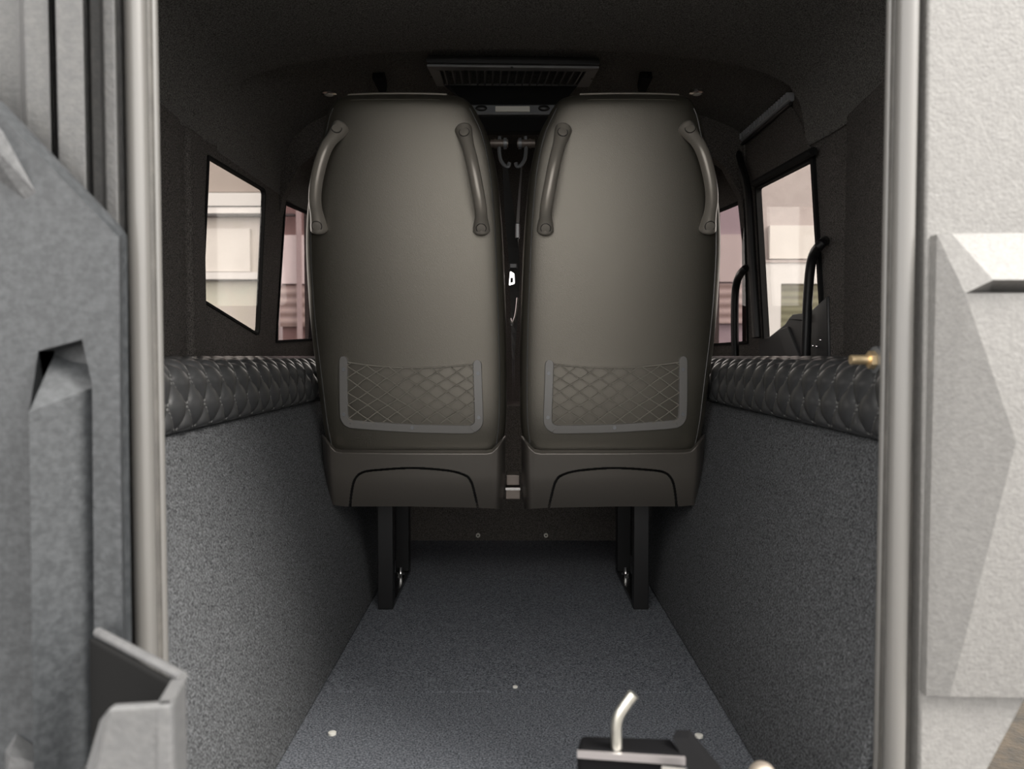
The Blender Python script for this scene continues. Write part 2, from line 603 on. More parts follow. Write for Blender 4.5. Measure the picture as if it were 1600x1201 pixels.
# ------------------------------------------------------------------ carpeted side boxes
def side_box(sg):
    fx = abs(FX[0] if sg < 0 else FX[1])
    pr = [(fx, 0.0), (BX - 0.006, BZ - 0.010), (BX, BZ), (WX - 0.002, BZ), (WX - 0.002, BZ - 0.015), (BX + 0.012, BZ - 0.015), (fx + 0.016, 0.0)]
    a = [Vector((sg * x, 0.838, z)) for x, z in pr]
    b = [Vector((sg * x, YF - 0.002, z)) for x, z in pr]
    lab = ('dark grey carpeted side box under the quilted bench, left of the seats' if sg < 0 else
           'dark grey carpeted side box under the quilted bench, right of the seats')
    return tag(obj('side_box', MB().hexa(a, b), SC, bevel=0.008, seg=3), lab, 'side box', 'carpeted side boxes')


side_box(-1)
side_box(1)

sb = thing('carpeted_step', (0, 2.45, 0), 'low dark carpeted bulkhead under the two seats with two bright screws', 'bulkhead')
obj('panel', MB().hexa([Vector((-0.337, 2.48, 0.001)), Vector((0.352, 2.48, 0.001)), Vector((0.450, 2.48, 0.44)), Vector((-0.450, 2.48, 0.44))], [Vector((-0.337, 2.74, 0.001)), Vector((0.352, 2.74, 0.001)), Vector((0.450, 2.74, 0.44)), Vector((-0.450, 2.74, 0.44))]), DC, sb, smooth=False)
for px in (747, 853):
    p = at(px, 836, 2.478)
    s_ = obj('screw', MB().tube([p + Vector((0, -0.004, 0)), p + Vector((0, 0.004, 0))], 0.0068, 16), STL, sb)
    obj('screw_socket', MB().tube([p + Vector((0, -0.0046, 0)), p + Vector((0, -0.0035, 0))], 0.003, 6), BLK, s_)


# ------------------------------------------------------------------ quilted bench cushions
def bench(sg):
    y0, y1 = 0.870, 2.60
    r = 0.034
    ztop = 0.587
    xin = 0.468
    path = []
    for k in range(19):
        path.append((xin + 0.006 * math.sin(PI * k / 18) * -1, BZ + 0.002 + (ztop - r - BZ - 0.002) * k / 18))
    for k in range(1, 11):
        a = PI - (PI / 2) * k / 10
        path.append((xin + r + r * math.cos(a), ztop - r + r * math.sin(a)))
    n3 = 34
    xe = 0.655
    for k in range(1, n3 + 1):
        path.append((xin + r + (xe - xin - r) * k / n3, ztop + 0.004 * math.sin(PI * k / n3)))
    tl = [0.0]
    for a, b in zip(path, path[1:]):
        tl.append(tl[-1] + math.hypot(b[0] - a[0], b[1] - a[1]))
    DW, DH = 0.062, 0.074

    def nrm(i):
        a, b = path[max(i - 1, 0)], path[min(i + 1, len(path) - 1)]
        d = Vector((b[0] - a[0], b[1] - a[1])).normalized()
        return Vector((-d.y, d.x))

    def frame_at(t):
        for i in range(len(tl) - 1):
            if t <= tl[i + 1]:
                f = (t - tl[i]) / (tl[i + 1] - tl[i])
                p = Vector(path[i]).lerp(Vector(path[i + 1]), f)
                return p, nrm(i).lerp(nrm(i + 1), f).normalized(), (Vector(path[i + 1]) - Vector(path[i])).normalized()
        return Vector(path[-1]), nrm(len(path) - 1), Vector((1, 0))
    K = 16
    NS = int((y1 - y0) / (DW / K))
    NT = int(tl[-1] / (DH / K))
    y1 = y0 + NS * DW / K
    rows = []
    fr_t = [frame_at(i * DH / K) for i in range(NT + 1)]
    for j in range(NS + 1):
        ss = j * DW / K
        row = []
        for i in range(NT + 1):
            t = i * DH / K
            p, n, d = fr_t[i]
            a = math.sin(PI * (j + i) / K)
            b = math.sin(PI * (j - i) / K)
            h = 0.0100 * (abs(a * b) ** 0.5)
            edge = min(1.0, t / 0.010, (tl[-1] - t) / 0.010, ss / 0.010, (y1 - y0 - ss) / 0.010)
            q = p + n * (h * max(edge, 0.0))
            row.append(Vector((sg * q.x, y0 + ss, q.y)))
        rows.append(row)
    W_ = NT + 1
    fs = []
    for j in range(NS):
        for i in range(NT):
            A, B, C, D = j * W_ + i, (j + 1) * W_ + i, (j + 1) * W_ + i + 1, j * W_ + i + 1
            if (i + j + 1) % K == 0:
                fs += [(A, B, D), (B, C, D)]
            elif (j - i) % K == 0:
                fs += [(A, B, C), (A, C, D)]
            else:
                fs.append((A, B, C, D))
    mb = MB().add([p for r_ in rows for p in r_], fs)
    # end caps and underside
    for row in (rows[0], rows[-1]):
        mb.add(row + [Vector((sg * xe, row[0].y, BZ + 0.002))], [tuple(range(len(row) + 1))])
    mb.grid([[rows[0][-1], rows[-1][-1]], [Vector((sg * xe, y0, BZ + 0.002)), Vector((sg * xe, y1, BZ + 0.002))]])
    mb.grid([[rows[0][0], rows[-1][0]], [Vector((sg * xe, y0, BZ + 0.002)), Vector((sg * xe, y1, BZ + 0.002))]])
    lab = ('black diamond quilted bench cushion left of the seats, under the left windows' if sg < 0 else
           'black diamond quilted bench cushion right of the seats, under the right windows')
    o = tag(obj('bench_cushion', mb, QUI, angle=75), lab, 'bench cushion', 'quilted bench cushions')
    # stitches
    st = MB()
    T = tl[-1] - 0.01
    for fam in (1, -1):
        k0, k1 = -6, int((y1 - y0) / DW) + 7
        for k in range(k0, k1):
            t = 0.006
            while t < min(T, 0.20):
                s = DW * (k - fam * t / DH)
                if 0.01 < s < y1 - y0 - 0.01 and s < 1.0:
                    p, n, d = frame_at(t)
                    dirv = Vector((sg * d.x, -fam * DW / DH, d.y)).normalized()
                    nn = Vector((sg * n.x, 0, n.y))
                    side = dirv.cross(nn).normalized()
                    c = Vector((sg * p.x, y0 + s, p.y)) + nn * 0.0014
                    L, w, hh = 0.0020, 0.0007, 0.0008
                    q = [c + dirv * (e * L) + side * (f * w) for e, f in ((-1, -1), (1, -1), (1, 1), (-1, 1))]
                    st.hexa([v - nn * hh for v in q], [v + nn * hh for v in q])
                t += 0.0058
    obj('stitching', st, THR, o, smooth=False)
    return o


bench(-1)
bench(1)

# ------------------------------------------------------------------ the two coach seats
# py -> (outer x, inner x) of the left seat
raw = [(147, -0.362, -0.138), (151, -0.384, -0.114), (158, -0.396, -0.098), (169, -0.407, -0.084), (184, -0.417, -0.072), (210, -0.427, -0.054), (260, -0.4455, -0.036),
       (320, -0.461, -0.026), (380, -0.466, -0.020), (450, -0.463, -0.016), (520, -0.456, -0.013), (600, -0.443, -0.012), (660, -0.433, -0.014), (712, -0.420, -0.024)]
ztab = []
for py, xo, xi in raw:
    Yp = 1.672 + 0.060 * max(0.0, (py - 200) / 512.0)
    z = at(800, py, Yp + 0.02).z
    ztab.append((z, xo * (Yp + 0.01) / 1.73, xi * (Yp + 0.01) / 1.73))
ztab.reverse()
OUT = [(z, xo) for z, xo, xi in ztab]
INN = [(z, xi) for z, xo, xi in ztab]
ZT = ztab[-1][0]
ZB = ztab[0][0]
# depth of the rear face of the backrest over height
YBK = [(ZB, 1.738), (0.45, 1.722), (0.60, 1.708), (0.80, 1.688), (0.95, 1.675), (1.06, 1.667), (ZT - 0.035, 1.664), (ZT - 0.015, 1.668), (ZT, 1.684)]
YFR = [(ZB, 1.86), (0.45, 1.86), (0.60, 1.845), (0.80, 1.825), (0.95, 1.81), (1.06, 1.80), (ZT - 0.035, 1.785), (ZT, 1.735)]


QUART = []
for k in range(20):
    q = math.sin(PI / 2 * k / 19) * 0.985
    QUART.append((q, (1 - q ** 7) ** (1 / 7)))
for k in range(1, 7):
    y = QUART[19][1] * (1 - k / 6)
    QUART.append(((1 - y ** 7) ** (1 / 7), y))
LOOP = [(q, -y) for q, y in QUART] + [(q, y) for q, y in reversed(QUART[:-1])] + [(-q, y) for q, y in QUART[1:]] + [(-q, -y) for q, y in reversed(QUART[1:-1])]


def ring(z, sg, shrink=1.0):
    xo, xi = smooth_interp(OUT, z), smooth_interp(INN, z)
    yb, yf = smooth_interp(YBK, z), smooth_interp(YFR, z)
    xc, hw = (xo + xi) / 2, (xi - xo) / 2 * shrink
    yc, hd = (yb + yf) / 2, (yf - yb) / 2 * (0.5 + 0.5 * shrink)
    out = []
    for q, w in LOOP:
        y = hd * w
        if w < 0:
            y += 0.008 * q * q
        out.append(Vector((-sg * (xc + hw * q) + (0.006 if sg > 0 else 0.0), yc + y, z)))
    return out


def rear_y(x, z):
    """rear face of the left backrest at x, z"""
    xo, xi = smooth_interp(OUT, z), smooth_interp(INN, z)
    yb, yf = smooth_interp(YBK, z), smooth_interp(YFR, z)
    xc, hw = (xo + xi) / 2, (xi - xo) / 2
    hd = (yf - yb) / 2
    q = min(abs(x - xc) / hw, 0.999)
    return (yb + yf) / 2 - hd * (1 - q ** 7) ** (1 / 7) + 0.008 * q * q


def seat(sg, label):
    """sg -1 for the left seat; the right one is its mirror image"""
    def X(p):
        return Vector((-sg * p[0] + (0.006 if sg > 0 else 0.0), p[1], p[2]))

    def pt(px, py, d=0.0):
        """point on (or d in front of) the rear face seen at a pixel of the left seat"""
        Y = 1.70
        for _ in range(5):
            p = at(px, py, Y)
            Y = rear_y(p.x, p.z) - d
        return at(px, py, Y)
    root = thing('coach_seat', X((-0.235, 1.80, 0.0)), label, 'seat', 'coach seats with net pockets')
    # backrest
    nz = 56
    rows = []
    for i in range(nz + 1):
        f = i / nz
        z = ZB + (ZT - ZB) * (1 - (1 - f) ** 1.35)
        rows.append(ring(z, sg))
    mb = MB().grid(rows, closed=True)
    top = [ring(ZT, sg, shrink=s) for s in (0.9, 0.7, 0.4)]
    for s, r_ in zip((0.0025, 0.004, 0.005), top):
        for v in r_:
            v.z += s
    mb.grid([rows[-1]] + top, closed=True)
    mb.add(top[-1], [tuple(range(len(top[-1])))])
    mb.add(rows[0], [tuple(range(len(rows[0])))])
    back = obj('backrest', mb, LEA, root, angle=70)
    # piping + stitches that follow the edge of the rear panel
    def edge_x(z, q):
        xo, xi = smooth_interp(OUT, z), smooth_interp(INN, z)
        xc, hw = (xo + xi) / 2, (xi - xo) / 2
        return xc + q * hw
    for q in (-0.925, 0.925):
        st = MB()
        seam = MB()
        line = []
        for i in range(261):
            z = 0.33 + (ZT - 0.035 - 0.33) * i / 260
            x = edge_x(z, q)
            line.append(Vector((x, rear_y(x, z), z)))
        seam.tube([X(p + Vector((0, -0.0002, 0))) for p in line[::4]], 0.0014, 5)
        for i in range(0, 258, 2):
            a, b = line[i], line[i].lerp(line[i + 1], 0.95)
            off = Vector((-0.0045 * math.copysign(1, q), -0.0006, 0))
            st.tube([X(a + off), X(b + off)], 0.0008, 4)
        obj('seam', seam, LEAS, back)
        obj('stitching', st, THD, back, smooth=False)
    st = MB()
    ztop = ZT - 0.02
    for i in range(70):
        x = -0.345 + 0.19 * i / 70
        a, b = Vector((x, rear_y(x, ztop) - 0.0006, ztop)), Vector((x + 0.0018, rear_y(x + 0.0018, ztop) - 0.0006, ztop))
        st.tube([X(a), X(b)], 0.00055, 4)
    obj('stitching', st, THD, back, smooth=False)
    # top piping
    pip = [Vector((x, rear_y(x, ZT - 0.004) + 0.001, ZT - 0.003)) for x in [-0.356 + 0.215 * i / 30 for i in range(31)]]
    obj('top_piping', MB().tube([X(p) for p in pip], 0.0025, 6), HND, back)
    # side bolster strip in darker leatherette, on the aisle side
    # grab handles
    for pts in (((526, 208), (509, 232), (497, 270), (492, 310), (497, 346)), ((727, 213), (737, 250), (745, 290), (751, 325), (752, 349))):
        prof_d = [0.010, 0.032, 0.038, 0.033, 0.012]
        P = [pt(px, py, d) for (px, py), d in zip(pts, prof_d)]
        if pts[0][0] < 600:
            P[3].x -= 0.0
        first = P[0] + (P[0] - P[1]).normalized() * 0.026
        first.y = P[0].y + 0.012
        last = P[-1] + (P[-1] - P[-2]).normalized() * 0.028
        last.y = P[-1].y + 0.014
        path = spline([first] + P + [last], 8)
        n = len(path)
        rs = []
        for i in range(n):
            f = i / (n - 1)
            e = min(f, 1 - f)
            r = 0.0135
            if e < 0.24:
                r = 0.0135 + 0.0055 * math.sin(PI * min(1, (0.24 - e) / 0.20) * 0.5)
            if e < 0.07:
                r *= math.sqrt(max(0.03, 1 - ((0.07 - e) / 0.07) ** 2))
            rs.append(r)
        h = obj('grab_handle', MB().tube([X(p) for p in path], rs, 18, up=(0, 1, 0)), HND, root, angle=60)
        for idx, q in ((int(n * 0.165), 1), (int(n * 0.845), -1)):
            tg = (path[idx + 1] - path[idx - 1]).normalized()
            nr = Vector((0, -1, 0))
            nr = (nr - tg * nr.dot(tg)).normalized()
            c = path[idx] + nr * (rs[idx] * 0.86)
            cap_ = MB().tube([X(c - nr * 0.004), X(c + nr * 0.0026), X(c + nr * 0.0032)], [0.0098, 0.0098, 0.008], 20)
            obj('screw_cap', cap_, HND, h, angle=50)
            ringp = [X(c + nr * 0.0012 + (tg * math.cos(a) + tg.cross(nr) * math.sin(a)) * 0.0108) for a in [2 * PI * k / 24 for k in range(25)]]
            obj('cap_rim', MB().tube(ringp, 0.0007, 5, cap=False), BLK, h)
    # net pocket: U shaped frame
    def loc2(px, py):
        p = pt(px, py)
        return (p.x, p.z)
    ctr = [Vector((*loc2(*q), 0)) for q in ((537.5, 563), (537.5, 600), (538, 640), (539.5, 653), (546, 660.5), (560, 663), (640, 668.5), (725, 670.5), (739, 669), (747, 662.5), (748.5, 650), (747, 605), (746, 569))]
    cl = spline(ctr, 7)
    HW = 0.0095
    ext = [cl[0] + (cl[0] - cl[1]).normalized() * HW * f for f in (1.0, 0.85, 0.5)]
    ext2 = [cl[-1] + (cl[-1] - cl[-2]).normalized() * HW * f for f in (0.5, 0.85, 1.0)]
    full = ext + cl + ext2
    nf = len(full)
    wds = [0.05, 0.53, 0.87] + [1.0] * len(cl) + [0.87, 0.53, 0.05]
    rows_ = []
    for k_ in range(nf):
        tg = (full[min(k_ + 1, nf - 1)] - full[max(k_ - 1, 0)]).normalized()
        nr = Vector((-tg.y, tg.x, 0))
        row_ = []
        for w_, h_ in ((-1, -0.004), (-1, 0.0062), (-0.90, 0.0074), (0, 0.0075), (0.90, 0.0074), (1, 0.0062), (1, -0.004)):
            p = full[k_] + nr * HW * w_ * wds[k_]
            row_.append(X((p.x, rear_y(p.x, p.y) - h_, p.y)))
        rows_.append(row_)
    fmb = MB().grid(rows_)
    pf = obj('pocket_frame', fmb, PKT, root, angle=30)
    for px, py in ((537, 577), (537, 647), (644, 668), (747, 583), (748, 652)):
        p = pt(px, py, 0.0080)
        obj('screw', MB().tube([X(p + Vector((0, 0.001, 0))), X(p + Vector((0, -0.0012, 0)))], 0.0042, 14), GREYM, pf)
    # net
    x0, x1 = loc2(545, 610)[0] - 0.002, loc2(740, 610)[0] + 0.002
    zb = loc2(640, 661)[1]
    zt0 = loc2(640, 567)[1]
    def top_z(x):
        f = (x - x0) / (x1 - x0)
        return zt0 + 0.002 - 0.011 * 4 * f * (1 - f) - 0.004 * f
    net = MB()
    DU, DV = 0.0445, 0.0300
    def skin(x, z):
        return X((x, rear_y(x, z) - 0.0065, z))
    for fam in (1, -1):
        for k in range(-14, 16):
            run = []
            for i in range(0, 101):
                x = x0 + (x1 - x0) * i / 100
                z = zb + DV * (k + 0.35 - fam * (x - x0) / DU) + 0.0012 * math.sin(9 * k + x * 70)
                if zb <= z <= top_z(x) + 0.001:
                    run.append((x, z))
                else:
                    if len(run) > 2:
                        net.tube([skin(*q) for q in run[::3] + [run[-1]]], 0.0013, 5)
                    run = []
            if len(run) > 2:
                net.tube([skin(*q) for q in run[::3] + [run[-1]]], 0.0013, 5)
    for i in range(-12, 14):
        for j in range(-12, 14):
            u = x0 + DU * (i - j) / 2
            z = zb + DV * ((i + j) / 2 + 0.35)
            if x0 + 0.003 < u < x1 - 0.003 and zb + 0.002 < z < top_z(u) - 0.002:
                net.ball(skin(u, z), 0.0019, nu=6, nv=4)
    cordp = [X((x0 + (x1 - x0) * i / 24, rear_y(x0 + (x1 - x0) * i / 24, top_z(x0 + (x1 - x0) * i / 24)) - 0.004, top_z(x0 + (x1 - x0) * i / 24))) for i in range(25)]
    net.tube(cordp, 0.0016, 6)
    obj('pocket_net', net, CORD, root)
    # lower shell with arched insert
    NU, NV = 250, 110
    YP = 1.694
    topc = [(503, 678), (508, 682), (516, 692), (524, 700), (534, 702), (640, 703), (760, 703), (769, 701), (777, 693), (785, 683), (790, 680)]
    botc = [(511, 788), (540, 791), (640, 791), (745, 793), (783, 795)]
    lx = [(0, 503), (0.5, 506), (1, 511)]
    rx = [(0, 790), (0.5, 789), (1, 785)]
    archpts = [(546, 800), (550, 765), (555, 748), (566, 738), (590, 734), (645, 731), (700, 735), (726, 742), (736, 752), (742, 772), (748, 800)]
    def arch_y(px):
        if px <= 546 or px >= 748:
            return 900
        return interp(archpts, px)
    sm = spline([(a, b, 0) for a, b in archpts], 4)
    archpts = [(p.x, p.y) for p in sm]
    def dist_arch(px, py):
        best = 1e9
        for (a, b), (c, d) in zip(archpts, archpts[1:]):
            ux, uy = c - a, d - b
            t_ = max(0.0, min(1.0, ((px - a) * ux + (py - b) * uy) / (ux * ux + uy * uy)))
            best = min(best, math.hypot(px - a - ux * t_, py - b - uy * t_))
        return best
    P = []
    pix = []
    for i in range(NU + 1):
        u = i / NU
        row, prow = [], []
        for j in range(NV + 1):
            v = j / NV
            px = interp(lx, v) + (interp(rx, v) - interp(lx, v)) * u
            ty, by = interp(topc, px), interp(botc, px)
            py = ty + (by - ty) * v
            q = abs(2 * u - 1)
            y = YP + 0.020 * v + 0.06 * max(0, v - 0.45) ** 2 + 0.012 * q ** 2 + 0.045 * max(0, (q - 0.90) / 0.10) ** 2.6
            y += 0.030 * max(0, 1 - v / 0.07) ** 2
            dA = dist_arch(px, py)
            inside = py > arch_y(px)
            if inside:
                y += 0.0035
            p = at(px, py, y)
            row.append(X(p))
            prow.append(0 if dA < 1.35 else (2 if inside else 1))
        P.append(row)
        pix.append(prow)
    shell_mb, ins_mb = MB(), MB()
    nv = NV + 1
    flatv = [p for r_ in P for p in r_]
    fa, fb = [], []
    for i in range(NU):
        for j in range(NV):
            f = (i * nv + j, (i + 1) * nv + j, (i + 1) * nv + j + 1, i * nv + j + 1)
            cs = (pix[i][j], pix[i + 1][j], pix[i + 1][j + 1], pix[i][j + 1])
            if min(cs) == 2:
                fb.append(f)
            elif max(cs) == 1 and min(cs) == 1:
                fa.append(f)
    def compact(fs):
        used = sorted({i for f in fs for i in f})
        mp = {i: k for k, i in enumerate(used)}
        m_ = MB()
        m_.add([flatv[i] for i in used], [tuple(mp[i] for i in f) for f in fs])
        return m_
    lo = obj('lower_shell', compact(fa), PLS, root, angle=80)
    obj('arched_insert', compact(fb), PLS, lo, angle=80)
    # body behind the shell
    a = [at(514, 690, 1.745), at(780, 690, 1.745), at(778, 786, 1.765), at(520, 786, 1.765)]
    b = [Vector((p.x, 1.86, p.z)) for p in a]
    obj('recliner_housing', MB().hexa([X(p) for p in a], [X(p) for p in b]), BLK, root, bevel=0.004)
    # cushion in front
    cz0, cz1 = 0.335, 0.47
    cu = MB().hexa([X((-0.44, 1.84, cz0)), X((-0.03, 1.84, cz0)), X((-0.03, 2.30, cz0 + 0.03)), X((-0.44, 2.30, cz0 + 0.03))],
                   [X((-0.44, 1.84, cz1)), X((-0.03, 1.84, cz1)), X((-0.03, 2.30, cz1 + 0.03)), X((-0.44, 2.30, cz1 + 0.03))])
    obj('seat_cushion', cu, LEAS, root, bevel=0.035, seg=5)
    obj('seat_pan', MB().box(min(X((-0.42, 0, 0)).x, X((-0.05, 0, 0)).x), max(X((-0.42, 0, 0)).x, X((-0.05, 0, 0)).x), 1.86, 2.26, 0.285, 0.333), BLM, root, smooth=False, bevel=0.003)
    # legs: rear post, front post, foot bar between them
    xa, xb = -0.318, -0.282
    def bx(x0, x1, y0, y1, z0, z1):
        p, q = X((x0, 0, 0)).x, X((x1, 0, 0)).x
        return MB().box(min(p, q), max(p, q), y0, y1, z0, z1)
    obj('leg', bx(xa, xb, 1.80, 1.83, 0.0, 0.30), BLM, root, bevel=0.002, smooth=False)
    obj('leg', bx(xa, xb, 2.08, 2.12, 0.012, 0.30), BLM, root, bevel=0.002, smooth=False)
    foot = obj('foot_bar', bx(xa, xb, 1.83, 2.12, 0.0, 0.012), BLG, root, bevel=0.002, smooth=False)
    # folded web plate along the inside
    c = X((-0.300, 2.045, 0.012))
    obj('bolt', MB().tube([c, c + Vector((0, 0, 0.007))], 0.011, 6).tube([c, c + Vector((0, 0, 0.022))], 0.005, 12), CHR, foot, smooth=False)
    return root


seat(-1, 'left of the two black coach seats, seen from behind with a net pocket')
seat(1, 'right of the two black coach seats, seen from behind with a net pocket')

# seat joining bracket
br = thing('seat_bracket', at(801, 780, 1.80), 'small bronze coloured bracket joining the two seats low in the gap', 'bracket')
a, b = at(791, 742, 1.80), at(812, 758, 1.80)
obj('upper_block', MB().box(a.x, b.x, 1.80, 1.86, b.z, a.z), BRZ, br, bevel=0.002, smooth=False)
a, b = at(790, 762, 1.79), at(813, 780, 1.79)
obj('lower_block', MB().box(a.x, b.x, 1.79, 1.86, b.z, a.z), BRZ, br, bevel=0.002, smooth=False)
a, b = at(790, 761.5, 1.788), at(813, 765.5, 1.788)
obj('chrome_edge', MB().box(a.x, b.x, 1.787, 1.80, b.z, a.z), CHR, br, smooth=False)

# seat belts between the backrests
def belt(sg, label):
    def q(px, py, Y):
        return at(801 + (px - 801) * -sg, py, Y)
    root = thing('seat_belt', q(785, 225, 1.86), label, 'seat belt', 'seat belts in the gap')
    Y = 1.86 if sg < 0 else 1.885
    obj('guide_pin', MB().tube([q(766, 224, Y), q(794, 224, Y)], 0.0095, 14), BRZ, root)
    obj('collar', MB().tube([q(772, 224, Y), q(776, 224, Y)], 0.0115, 14), BRZ, root)
    lp = spline([q(781, 213, Y), q(780, 230, Y), q(782, 248, Y), q(788, 258, Y), q(794, 260, Y), q(796, 254, Y)], 5)
    obj('guide_loop', MB().tube(lp, 0.0045, 8), GREYM, root)
    obj('end_disc', MB().tube([q(787, 224, Y - 0.002), q(792, 224, Y - 0.002)], 0.0135, 16), GREYM, root)
    if sg < 0:
        w = [q(789, 258, Y + 0.004), q(796, 330, Y), q(803, 400, Y - 0.02), q(804, 470, Y - 0.03), q(802, 560, Y - 0.02), q(800, 700, Y)]
    else:
        w = [q(787, 258, Y), q(792, 330, Y), q(795, 400, Y), q(797, 480, Y), q(798, 560, Y), q(799, 700, Y)]
    sp_ = spline(w, 5)
    wid = 0.013 if sg < 0 else 0.004
    mbw = MB()
    A = [p + Vector((-wid * math.sin(PI * min(1, 0.15 + i / len(sp_))), 0.0, 0)) for i, p in enumerate(sp_)]
    B = [p + Vector((wid * math.sin(PI * min(1, 0.15 + i / len(sp_))), 0.012, 0)) for i, p in enumerate(sp_)]
    C_ = [p + Vector((0, 0.0016, 0)) for p in B]
    D_ = [p + Vector((0, 0.0016, 0)) for p in A]
    mbw.grid([A, B, C_, D_, A])
    obj('webbing', mbw, BLK, root, smooth=False)
    return root


bl = belt(-1, 'black seat belt hanging beside the left seat, with silver tongue plate')
brr = belt(1, 'narrow edge-on black seat belt hanging beside the right seat')
Yt = 1.80
tp = rounded([(0, 0), (0.014, 0.004), (0.013, 0.028), (0.003, 0.034)], 0.003, 3)
o0 = at(795, 446, Yt)
hole = [(0.004, 0.006), (0.010, 0.008), (0.010, 0.018), (0.004, 0.018)]
obj('tongue_plate', MB().plate([(u, v) for u, v in tp], [hole], lambda u, v, t: o0 + Vector((u, t, v)), 0, 0.002), CHR, bl, smooth=False)
k0 = at(800, 415, Yt)
obj('tongue_grip', MB().box(k0.x - 0.006, k0.x + 0.012, Yt, Yt + 0.008, k0.z - 0.006, k0.z + 0.006), BLK, bl, bevel=0.002, smooth=False)
hk = spline([at(809, 465, Yt), at(807, 485, Yt), at(804, 498, Yt), at(799, 507, Yt), at(797, 497, Yt)], 5)
obj('belt_hook', MB().tube(hk, 0.0028, 8), CHR, brr)
bk = at(808, 352, Yt)
obj('height_clip', MB().box(bk.x - 0.004, bk.x + 0.006, Yt, Yt + 0.01, bk.z - 0.03, bk.z + 0.006), BLG, brr, bevel=0.002, smooth=False)

# ------------------------------------------------------------------ overhead unit, lamps, hooks
root = thing('overhead_vent', (0.0, 2.0, 1.30), 'black overhead vent unit with a slotted grille between the two seat tops', 'vent')
def vp(px, py, Y0=1.93, z0=None):
    # plate plane: rises slightly to the front
    d = ray(px, py)
    # z = zc + 0.14*(y - Y0)
    zc = at(800, 105, Y0).z
    k = 0.14
    t = (zc - k * Y0 - CAM.z) / (d.z - k * d.y)
    return CAM + d * t
fo = [(667, 104), (936, 107), (912, 152), (690, 150)]
hi_ = [(687, 110), (916, 112), (902, 134), (694, 133)]
O3 = [vp(*q) for q in fo]
I3 = [vp(*q) for q in hi_]
k = Vector((0, 0, 0.006))
fm = MB()
for i in range(4):
    j = (i + 1) % 4
    fm.hexa([O3[i], O3[j], I3[j], I3[i]], [O3[i] + k, O3[j] + k, I3[j] + k, I3[i] + k])
pf = obj('vent_frame', fm, VNT, root, smooth=False, bevel=0.001)
for px, py in ((674, 121), (925, 123), (800, 105.5)):
    p = vp(px, py)
    obj('screw_hole', MB().tube([p + Vector((0, 0, -0.0012)), p + Vector((0, 0, 0.001))], 0.0035, 10), BLK, pf)
for i in range(18):
    f = (i + 0.5) / 18
    p0, p1 = I3[0].lerp(I3[1], f), I3[3].lerp(I3[2], f)
    sl = MB().hexa([p0 + Vector((-0.002, 0, 0)), p0 + Vector((0.002, 0, 0)), p0 + Vector((0.008, 0, 0.022)), p0 + Vector((0.004, 0, 0.022))],
                   [p1 + Vector((-0.002, 0, 0)), p1 + Vector((0.002, 0, 0)), p1 + Vector((0.008, 0, 0.022)), p1 + Vector((0.004, 0, 0.022))])
    obj('grille_slat', sl, VNT, root, smooth=False)
kk = Vector((0, 0, 0.016))
obj('housing', MB().hexa([p + kk for p in O3], [p + kk * 1.6 for p in O3]).hexa([O3[0] + kk, O3[1] + kk, O3[1] + k, O3[0] + k], [O3[0] + kk + Vector((0, -0.012, 0.0)), O3[1] + kk + Vector((0, -0.012, 0)), O3[1] + k + Vector((0, -0.012, 0)), O3[0] + k + Vector((0, -0.012, 0))]), BLK, root, smooth=False)
q0 = [vp(694, 133.5), vp(902, 134.5)]
lo0 = [at(730, 166, 2.12), at(875, 166, 2.12)]
obj('lower_duct', MB().hexa([q0[0], q0[1], lo0[1], lo0[0]], [q0[0] + kk, q0[1] + kk, lo0[1] + Vector((0, 0.03, 0.02)), lo0[0] + Vector((0, 0.03, 0.02))]), BLK, root, smooth=False)
pa, pb = at(700, 163, 2.10), at(905, 179, 2.10)
bar = obj('front_bar', MB().box(pa.x, pb.x, 2.10, 2.14, pb.z, pa.z), GREYM, root, bevel=0.003, smooth=False)
pa, pb = at(774, 166, 2.096), at(828, 174.5, 2.096)
tag(obj('lamp_lens', MB().box(pa.x, pb.x, 2.094, 2.101, pb.z, pa.z), LENS, bar, bevel=0.001, smooth=False), 'pale lamp lens')
for px in (752, 850):
    p = at(px, 169, 2.098)
    obj('bar_knob', MB().ball(p, 0.010, 1.6, 0.5, 0.8), BLK, bar)
pa, pb = at(690, 181, 2.12), at(910, 205, 2.12)
obj('lower_lip', MB().box(pa.x, pb.x, 2.12, 2.16, pb.z, pa.z), SEAL, root, bevel=0.004, smooth=False)

for (px, py, lab) in ((514, 146, 'small round chrome downlight in the ceiling above the left seat'), (1089, 145, 'small round chrome downlight in the ceiling above the right seat')):
    def zc(x):
        return interp(profF, x)
    Z = 1.32
    for _ in range(4):
        p = atz(px, py, Z)
        Z = zc(p.x) - 0.003
    p = atz(px, py, Z)
    r_ = thing('downlight', p, lab, 'downlight', 'ceiling downlights')
    obj('bezel', MB().tube([p + Vector((0, 0, 0.006)), p + Vector((0, 0, -0.002)), p + Vector((0, 0, -0.004))], [0.0215, 0.0215, 0.017], 24), CHR, r_)
    obj('lens', MB().ball(p + Vector((0, 0, -0.003)), 0.013, 1, 1, 0.35), LENS, r_)

